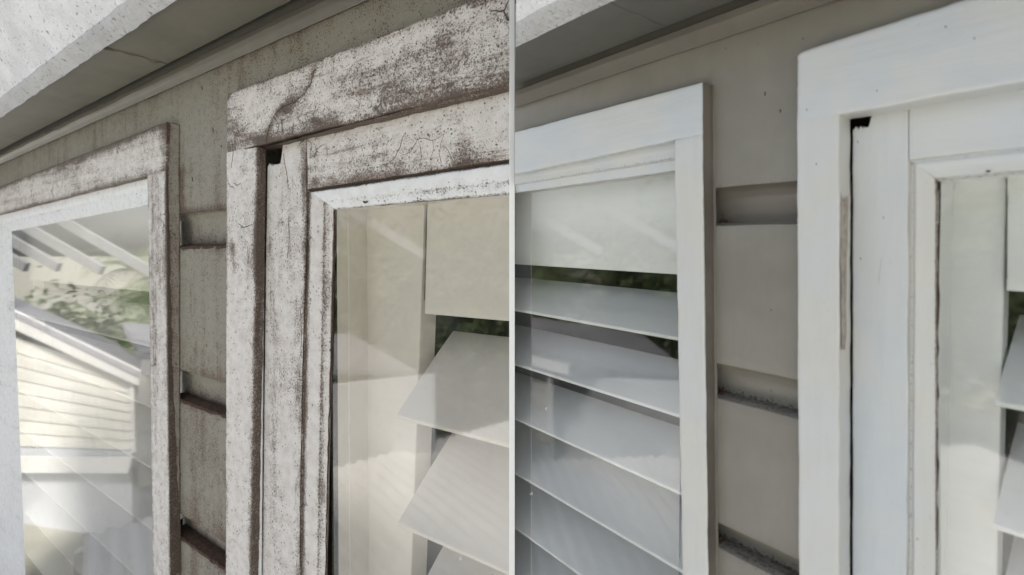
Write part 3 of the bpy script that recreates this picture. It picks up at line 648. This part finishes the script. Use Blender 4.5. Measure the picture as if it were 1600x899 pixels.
for x_, y_ in ((1339, 222), (1345, 405), (1380, 340)): crack(w4, [(x_, y_ - 1.5), (x_ + .5, y_ + 1.5)], SD + .0004, .0004, 'dirt_speck', seed=x_)
for q_ in ([(1380, 345), (1377, 372), (1379, 395), (1374, 430), (1373, 445)], [(1371, 350), (1372, 375)], [(1391, 385), (1392, 415)]): crack(w4, q_, SD + .0001, .00013, 'hairline_crack', 'newedge', seed=len(q_))
bm, gl = newbm()
p = f.d(1544, 268, SD - .004)
bmesh.ops.create_icosphere(bm, subdivisions=2, radius=1, matrix=Matrix.Translation(p) @ Matrix.Diagonal((.0014, .0007, .0007, 1)))
finish(bm, 'nail_hole', f, M['rust'], w4)
sbox('sill', w4, (s_c2 - .01, ZC - .03, -.14), (1.36, ZC, .035), M['newH'])
pane(w4, f.d(1461, 600, GB).x, 1.33, ZC, f.d(1467, 282, GB).y + .01, GB)
DSB = -.0605
sg = f.d(1466, 400, GB).x
loft('reveal_lining', w4, [(Vector((sg, .3, GB - .004)), Vector((sg, ZC, GB - .004))), (Vector((sg, .3, DSB - .02)), Vector((sg, ZC, DSB - .02)))], M['shB'], n=30)
loft('reveal_lining', w4, [(Vector((sg - .01, f.d(1467, 283, GB).y + .002, GB - .004)), Vector((1.33, f.d(1467, 283, GB).y + .002, GB - .004))), (Vector((sg - .01, f.d(1467, 283, GB).y + .003, DSB - .02)), Vector((1.33, f.d(1467, 283, GB).y + .003, DSB - .02)))], M['shB'], n=10)

se = f.d(1570, 455, DSB).x
st4 = Thing('plantation_shutter', 'cream louvred shutter cut by the right edge, behind the freshly painted sash', 'shutter', f, (se, ZC, DSB))
board('stile', st4, [(1483, 240), (1573, 240), (1556, 960), (1477, 960)], DSB, DSB - .02, M['shB'], nu=6, nv=30, r=.0015, wob=.0001)
board('valance_panel', st4, [(1574, 240), (1800, 220), (1800, 470), (1572.5, 454.5)], DSB + .006, DSB - .006, M['shB'], nu=10, nv=10, r=.0008, wob=.0001)
crack(st4, [(1573.3, 305), (1572.6, 380), (1572, 436)], DSB + .0066, .0003, 'hinge_gap_shade', 'olivegap', 5)  # slot shade painted as a thin dark ribbon
for k in range(8):
    zf = -.1035 - .0875 * k; blade('louvre_blade', st4, se + .001, 1.3, zf, -.0285, zf + .056, -.117, M['shB'], th=.0055)
sbox('stile', st4, (1.28, ZC, DSB - .02), (1.35, .3, DSB), M['shB'])
st3 = Thing('plantation_shutter', 'white louvred shutter with green foliage reflected over it in the clean left hand window', 'shutter', f, (.02, ZC, DSB))
s3r = f.d(1054, 400, GB).x + .03
sboard('valance_panel', st3, -.25, s3r, .25, f.d(930, 421, DSB + .006).y, DSB + .006, DSB - .006, M['shB'], nu=10, nv=10, r=.0008, wob=.0001)
zz = [f.d(930, y, -.0285).y for y in (508, 613, 716, 815)]
pp = (zz[0] - zz[3]) / 3; dzb = f.d(930, 446, -.105).y - zz[0]; print('B tail ratio', dzb / pp)
for k in range(9):
    zf = zz[0] - pp * k; blade('louvre_blade', st3, -.25, s3r, zf, -.0285, zf + dzb, -.105, M['shB'], th=.0055)
sbox('stile', st3, (s3r - .002, ZC, DSB - .02), (s3r + .04, .25, DSB), M['shB'])

# --- white board between the two halves
bm, gl = newbm(); box_pts(bm, (-.0041, .766, 0), (.0041, 3.6, H + 1.6)); bmesh.ops.bevel(bm, geom=[e for e in bm.edges], offset=.0006, segments=2, affect='EDGES')
bmesh.ops.recalc_face_normals(bm, faces=bm.faces)
o = finish(bm, 'dividing_board', FW, M['boardw'], smooth=False)
o['label'] = 'narrow upright white board dividing the mouldy half from the freshly painted half'; o['category'] = 'board'

# =========================================================================================
#                                       what the panes reflect: the place opposite
# =========================================================================================
def mir(fr, g, x, y, Y):
    """world point whose reflection in the pane of wall fr is seen at photo pixel x,y, Y metres behind the camera plane"""
    w = Vector(((x - CX) / F * Y, Y, H - (y - YH) / F * Y)); l = fr.R @ (w - fr.O); l.z = 2 * g - l.z
    return fr.O + fr.R.transposed() @ l
def slab(name, pts, th, m, t, parent=None):
    """flat polygon given real thickness away from the viewer of the reflection"""
    n = (pts[1] - pts[0]).cross(pts[2] - pts[0]).normalized()
    if n.dot(pts[0] - Vector((-1, 1, H))) < 0: n = -n
    bm, gl = newbm(); a = [bm.verts.new(p) for p in pts]; b = [bm.verts.new(p + n * th) for p in pts]; k = len(pts)
    bm.faces.new(a); bm.faces.new(b[::-1])
    for i in range(k): bm.faces.new((a[i], b[i], b[(i + 1) % k], a[(i + 1) % k]))
    bmesh.ops.recalc_face_normals(bm, faces=bm.faces)
    return finish(bm, name, FW, m, t, parent, smooth=False, clip=False)
def siding_wall(name, TL, TR, BR, BL, rows, th, m, t):
    bm, gl = newbm(); n = (TR - TL).cross(BL - TL).normalized()
    if n.dot(TL - Vector((-1, 1, H))) > 0: n = -n          # n towards the viewer
    for i in range(rows):
        a, b = i / rows, (i + 1) / rows - .0
        p = [TL.lerp(BL, a), TR.lerp(BR, a), TR.lerp(BR, b), TL.lerp(BL, b)]
        q = [p[0] + n * .002, p[1] + n * .002, p[2] + n * .022, p[3] + n * .022]
        r = [x - n * th for x in p]
        A_ = [bm.verts.new(x) for x in q]; B_ = [bm.verts.new(x) for x in r]
        bm.faces.new(A_); bm.faces.new(B_[::-1])
        for k in range(4): bm.faces.new((A_[k], B_[k], B_[(k + 1) % 4], A_[(k + 1) % 4]))
    bmesh.ops.recalc_face_normals(bm, faces=bm.faces)
    return finish(bm, name, FW, m, t, smooth=False, clip=False)
def beam(name, a, b, w, h, m, t, parent=None):
    u = (b - a).normalized(); x = u.cross(Vector((0, 0, 1))).normalized(); y = x.cross(u)
    bm, gl = newbm(); vs_ = [[bm.verts.new(p + x * i * w / 2 + y * j * h / 2) for i, j in ((-1, -1), (1, -1), (1, 1), (-1, 1))] for p in (a, b)]
    for k in range(4): bm.faces.new((vs_[0][k], vs_[0][(k + 1) % 4], vs_[1][(k + 1) % 4], vs_[1][k]))
    bm.faces.new(vs_[0][::-1]); bm.faces.new(vs_[1]); bmesh.ops.recalc_face_normals(bm, faces=bm.faces)
    return finish(bm, name, FW, m, t, parent, smooth=False, clip=False)
A = lambda x, y, Y: mir(FA, GA, x, y, Y)
B = lambda x, y, Y: mir(FB, GB, x, y, Y)
h1 = Thing('neighbour_house', 'cream board house reflected in the far left window', 'house', FW, A(110, 700, 7))
siding_wall('wall', A(-160, 470, 8.), A(203, 585, 7.), A(206, 702, 7.), A(-160, 690, 8.), 8, .2, M['siding'], h1)
slab('wall_base', [A(-160, 690, 8.), A(206, 702, 7.), A(212, 1500, 7.), A(-160, 1500, 8.)], .2, M['palewall'], h1)
slab('corner_board', [A(202, 584, 6.9), A(209, 588, 6.9), A(212, 708, 6.9), A(205, 706, 6.9)], .14, M['trim'], h1)
slab('fascia', [A(-160, 400, 7.8), A(235, 590, 6.75), A(235, 612, 6.75), A(-160, 432, 7.8)], .06, M['trim'], h1)
slab('roof', [A(-160, 399, 7.8), A(235, 589, 6.75), A(235, 560, 9.5), A(-160, 380, 11)], .06, M['greyroof'], h1)
slab('band', [A(-160, 712, 7.8), A(206, 716, 6.85), A(200, 740, 6.85), A(-160, 738, 7.8)], .04, M['trim'], h1)
h2 = Thing('neighbour_house', 'cream board house with a thick white fascia reflected low in the clean window', 'house', FW, B(830, 700, 6))
siding_wall('wall', B(720, 545, 7.), B(856, 585, 6.5), B(858, 690, 6.5), B(720, 684, 7.), 4, .2, M['siding'], h2)
slab('corner_board', [B(855, 584, 6.4), B(862, 586, 6.4), B(864, 694, 6.4), B(857, 694, 6.4)], .14, M['trim'], h2)
slab('wall_base', [B(720, 684, 7.), B(858, 690, 6.5), B(862, 1500, 6.5), B(720, 1500, 7.)], .2, M['palewall'], h2)
slab('fascia', [B(720, 520, 6.75), B(887, 562, 6.2), B(888, 586, 6.2), B(720, 545, 6.75)], .08, M['trim'], h2)
slab('roof', [B(720, 518, 6.75), B(887, 560, 6.2), B(1090, 590, 7.0), B(1000, 520, 10), B(720, 480, 10)], .06, M['greyroof'], h2)
slab('porch_wall', [B(865, 590, 7), B(1100, 600, 5.5), B(1100, 860, 5.5), B(865, 720, 7)], .12, M['palewall'], h2)

pg = Thing('pergola', 'white rafters of a pergola reflected in the upper part of the panes', 'pergola', FW, A(150, 400, 3.6) - Vector((0, 0, 3)))
for fr, g, pts in ((FA, GA, ((42, 418), (92, 418), (160, 423), (245, 430))), (FB, GB, ((818, 388), (940, 394), (1080, 400)))):
    for x, y in pts:
        a = mir(fr, g, x, y, 5.0); b = mir(fr, g, x - 160, y - 92, 5.2)
        beam('rafter', a, b, .045, .09, M['raft'], pg)

for fr, g, x0_, x1_ in ((FA, GA, -60, 262),):
    q = [mir(fr, g, x0_, 424 if fr is FB else 420, 5.25), mir(fr, g, x1_, 396 if fr is FB else 432, 5.25), mir(fr, g, x1_, 150, 3.1), mir(fr, g, x0_ - 40, 120, 3.1)]
    for v in q: v.z += .07
    q[0] = q[0].lerp(q[3], .5); q[1] = q[1].lerp(q[2], .5)
    slab('roof_sheet', q, .03, M['trim'], pg)
def tree(name, label, cat, base, h, rad, n, m, group, frond=False, seed=0):
    rnd = random.Random(seed); t = Thing(name, label, cat, FW, base, group)
    bm, gl = newbm(); prev = None
    tip = base + Vector((rnd.uniform(-.3, .3), rnd.uniform(-.3, .3), h * .8))
    def limb(a, b, r0, r1):
        u = (b - a).normalized(); x = u.orthogonal().normalized(); y = u.cross(x)
        A_ = [bm.verts.new(a + (x * math.cos(q) + y * math.sin(q)) * r0) for q in [i * math.tau / 7 for i in range(7)]]
        B_ = [bm.verts.new(b + (x * math.cos(q) + y * math.sin(q)) * r1) for q in [i * math.tau / 7 for i in range(7)]]
        for i in range(7): bm.faces.new((A_[i], A_[(i + 1) % 7], B_[(i + 1) % 7], B_[i]))
    limb(base, tip, .14, .05); cl = []
    for k in range(9):
        a = base.lerp(tip, rnd.uniform(.35, .95)); q = rnd.uniform(0, math.tau)
        b = a + Vector((math.cos(q) * rad * rnd.uniform(.4, .9), math.sin(q) * rad * rnd.uniform(.4, .9), rnd.uniform(.1, .9)))
        limb(a, b, .05, .015); cl.append(b); cl.append(a.lerp(b, .6))
    cl.append(tip)
    finish(bm, 'trunk', FW, M['bark'], t, clip=False)
    bm, gl = newbm()
    if frond:
        for k in range(150):
            c = rnd.choice(cl); q = rnd.uniform(0, math.tau); el = rnd.uniform(.2, 1.2); L = rnd.uniform(1.0, 1.9)
            dirv = Vector((math.cos(q) * math.cos(el), math.sin(q) * math.cos(el), math.sin(el))); p = c.copy(); side = dirv.cross(Vector((0, 0, 1))).normalized()
            for j in range(16):
                dirv = (dirv + Vector((0, 0, -.13))).normalized(); p2 = p + dirv * L / 16
                for s_ in (-1, 1):
                    tipv = p2 + side * s_ * .34 * math.sin(math.pi * (j + 1) / 17) + dirv * .12 + Vector((0, 0, -.10))
                    bm.faces.new([bm.verts.new(v) for v in (p, p + dirv * .035, tipv)])
                bm.faces.new([bm.verts.new(v) for v in (p, p2, p2 + side * .012)])
                p = p2
    else:
        for k in range(n):
            c = rnd.choice(cl); v = Vector((rnd.gauss(0, 1), rnd.gauss(0, 1), rnd.gauss(0, .8))) * rad * .26
            p = c + v; s_ = rnd.uniform(.07, .15); R3 = Matrix.Rotation(rnd.random() * 6.28, 3, Vector((rnd.gauss(0, 1), rnd.gauss(0, 1), rnd.gauss(0, 1))).normalized())
            bm.faces.new([bm.verts.new(p + R3 @ Vector(q)) for q in ((-s_, 0, 0), (0, -s_ * .4, 0), (s_, 0, .02), (0, s_ * .4, 0))])
    finish(bm, 'crown', FW, m, t, smooth=False, clip=False)
k = 0
for (ang, dist, hh, fr_, lb) in ((26, 17, 1.4, 0, 'bushy low green tree beyond the cream house, behind its roof'), (12, 13.5, 4.4, 1, 'drooping palm like tree reflected beside the pergola rafters'), (9, 12, 4.9, 1, 'broad drooping palm reflected in the middle of the clean window'),
                         (3, 12.5, 4.4, 1, 'palm like tree reflected near the jamb of the clean window'), (-5, 13, 4.2, 0, 'round leafy tree straight opposite the mouldy sash'), (-14, 11, 4.2, 0, 'low leafy tree opposite the dividing board'), (-24, 10, 4.6, 0, 'leafy tree reflected in the pane at the right edge'),
                         (-32, 11, 4.8, 0, 'tallest leafy tree behind the camera side')):
    a = math.radians(180 - ang); b = Vector((math.cos(a) * dist, .8 + math.sin(a) * dist, 0))
    tree('palm_tree' if fr_ else 'leafy_tree', lb, 'tree', b, hh, 2.6, 9000, M['frond'] if fr_ else M['leaf'], 'trees opposite the windows', bool(fr_), k); k += 1

# corrugated low roof and ground
cr = Thing('corrugated_roof', 'low pale corrugated carport roof reflected along the bottom of the panes', 'roof', FW, (-4.5, -1, 0))
bm, gl = newbm(); ux = Vector((-.94, .34, 0)); uy = Vector((.34, .94, 0)); nx, ny = 12, 360
rows = []
for j in range(ny + 1):
    row = []
    for i in range(nx + 1):
        p = Vector((-2.2, -1.6, 1.55)) + ux * (3.6 * i / nx) + uy * (-3.0 + 6.6 * j / ny); p.z += .018 * math.sin(j * .9) + .09 * i / nx
        row.append(bm.verts.new(p))
    rows.append(row)
for j in range(ny):
    for i in range(nx): bm.faces.new((rows[j][i], rows[j][i + 1], rows[j + 1][i + 1], rows[j + 1][i]))
crs = finish(bm, 'roof_sheet', FW, plain('pale_metal_roof', (.74, .735, .72), .5, .1, 2), cr, clip=False)
for sx, sy in ((0, -3), (3.6, -3), (0, 3.6), (3.6, 3.6)):
    p = Vector((-2.2, -1.6, 0)) + ux * sx + uy * sy; beam('post', p, p + Vector((0.001, 0, 1.53)), .1, .1, M['trim'], cr)
m, n_, l_, bs = mat('lawn'); nt = m.node_tree
l_.new(mix(nt, ramp(nt, nz(nt, .8, 5), .35, .65), (.30, .30, .24), (.40, .39, .34)), bs.inputs['Base Color']); bs.inputs['Roughness'].default_value = .9
bpy.ops.mesh.primitive_plane_add(size=600, location=(0, 0, 0)); g = bpy.context.object; g.name = 'ground'; g['kind'] = 'structure'; g.data.materials.append(m)
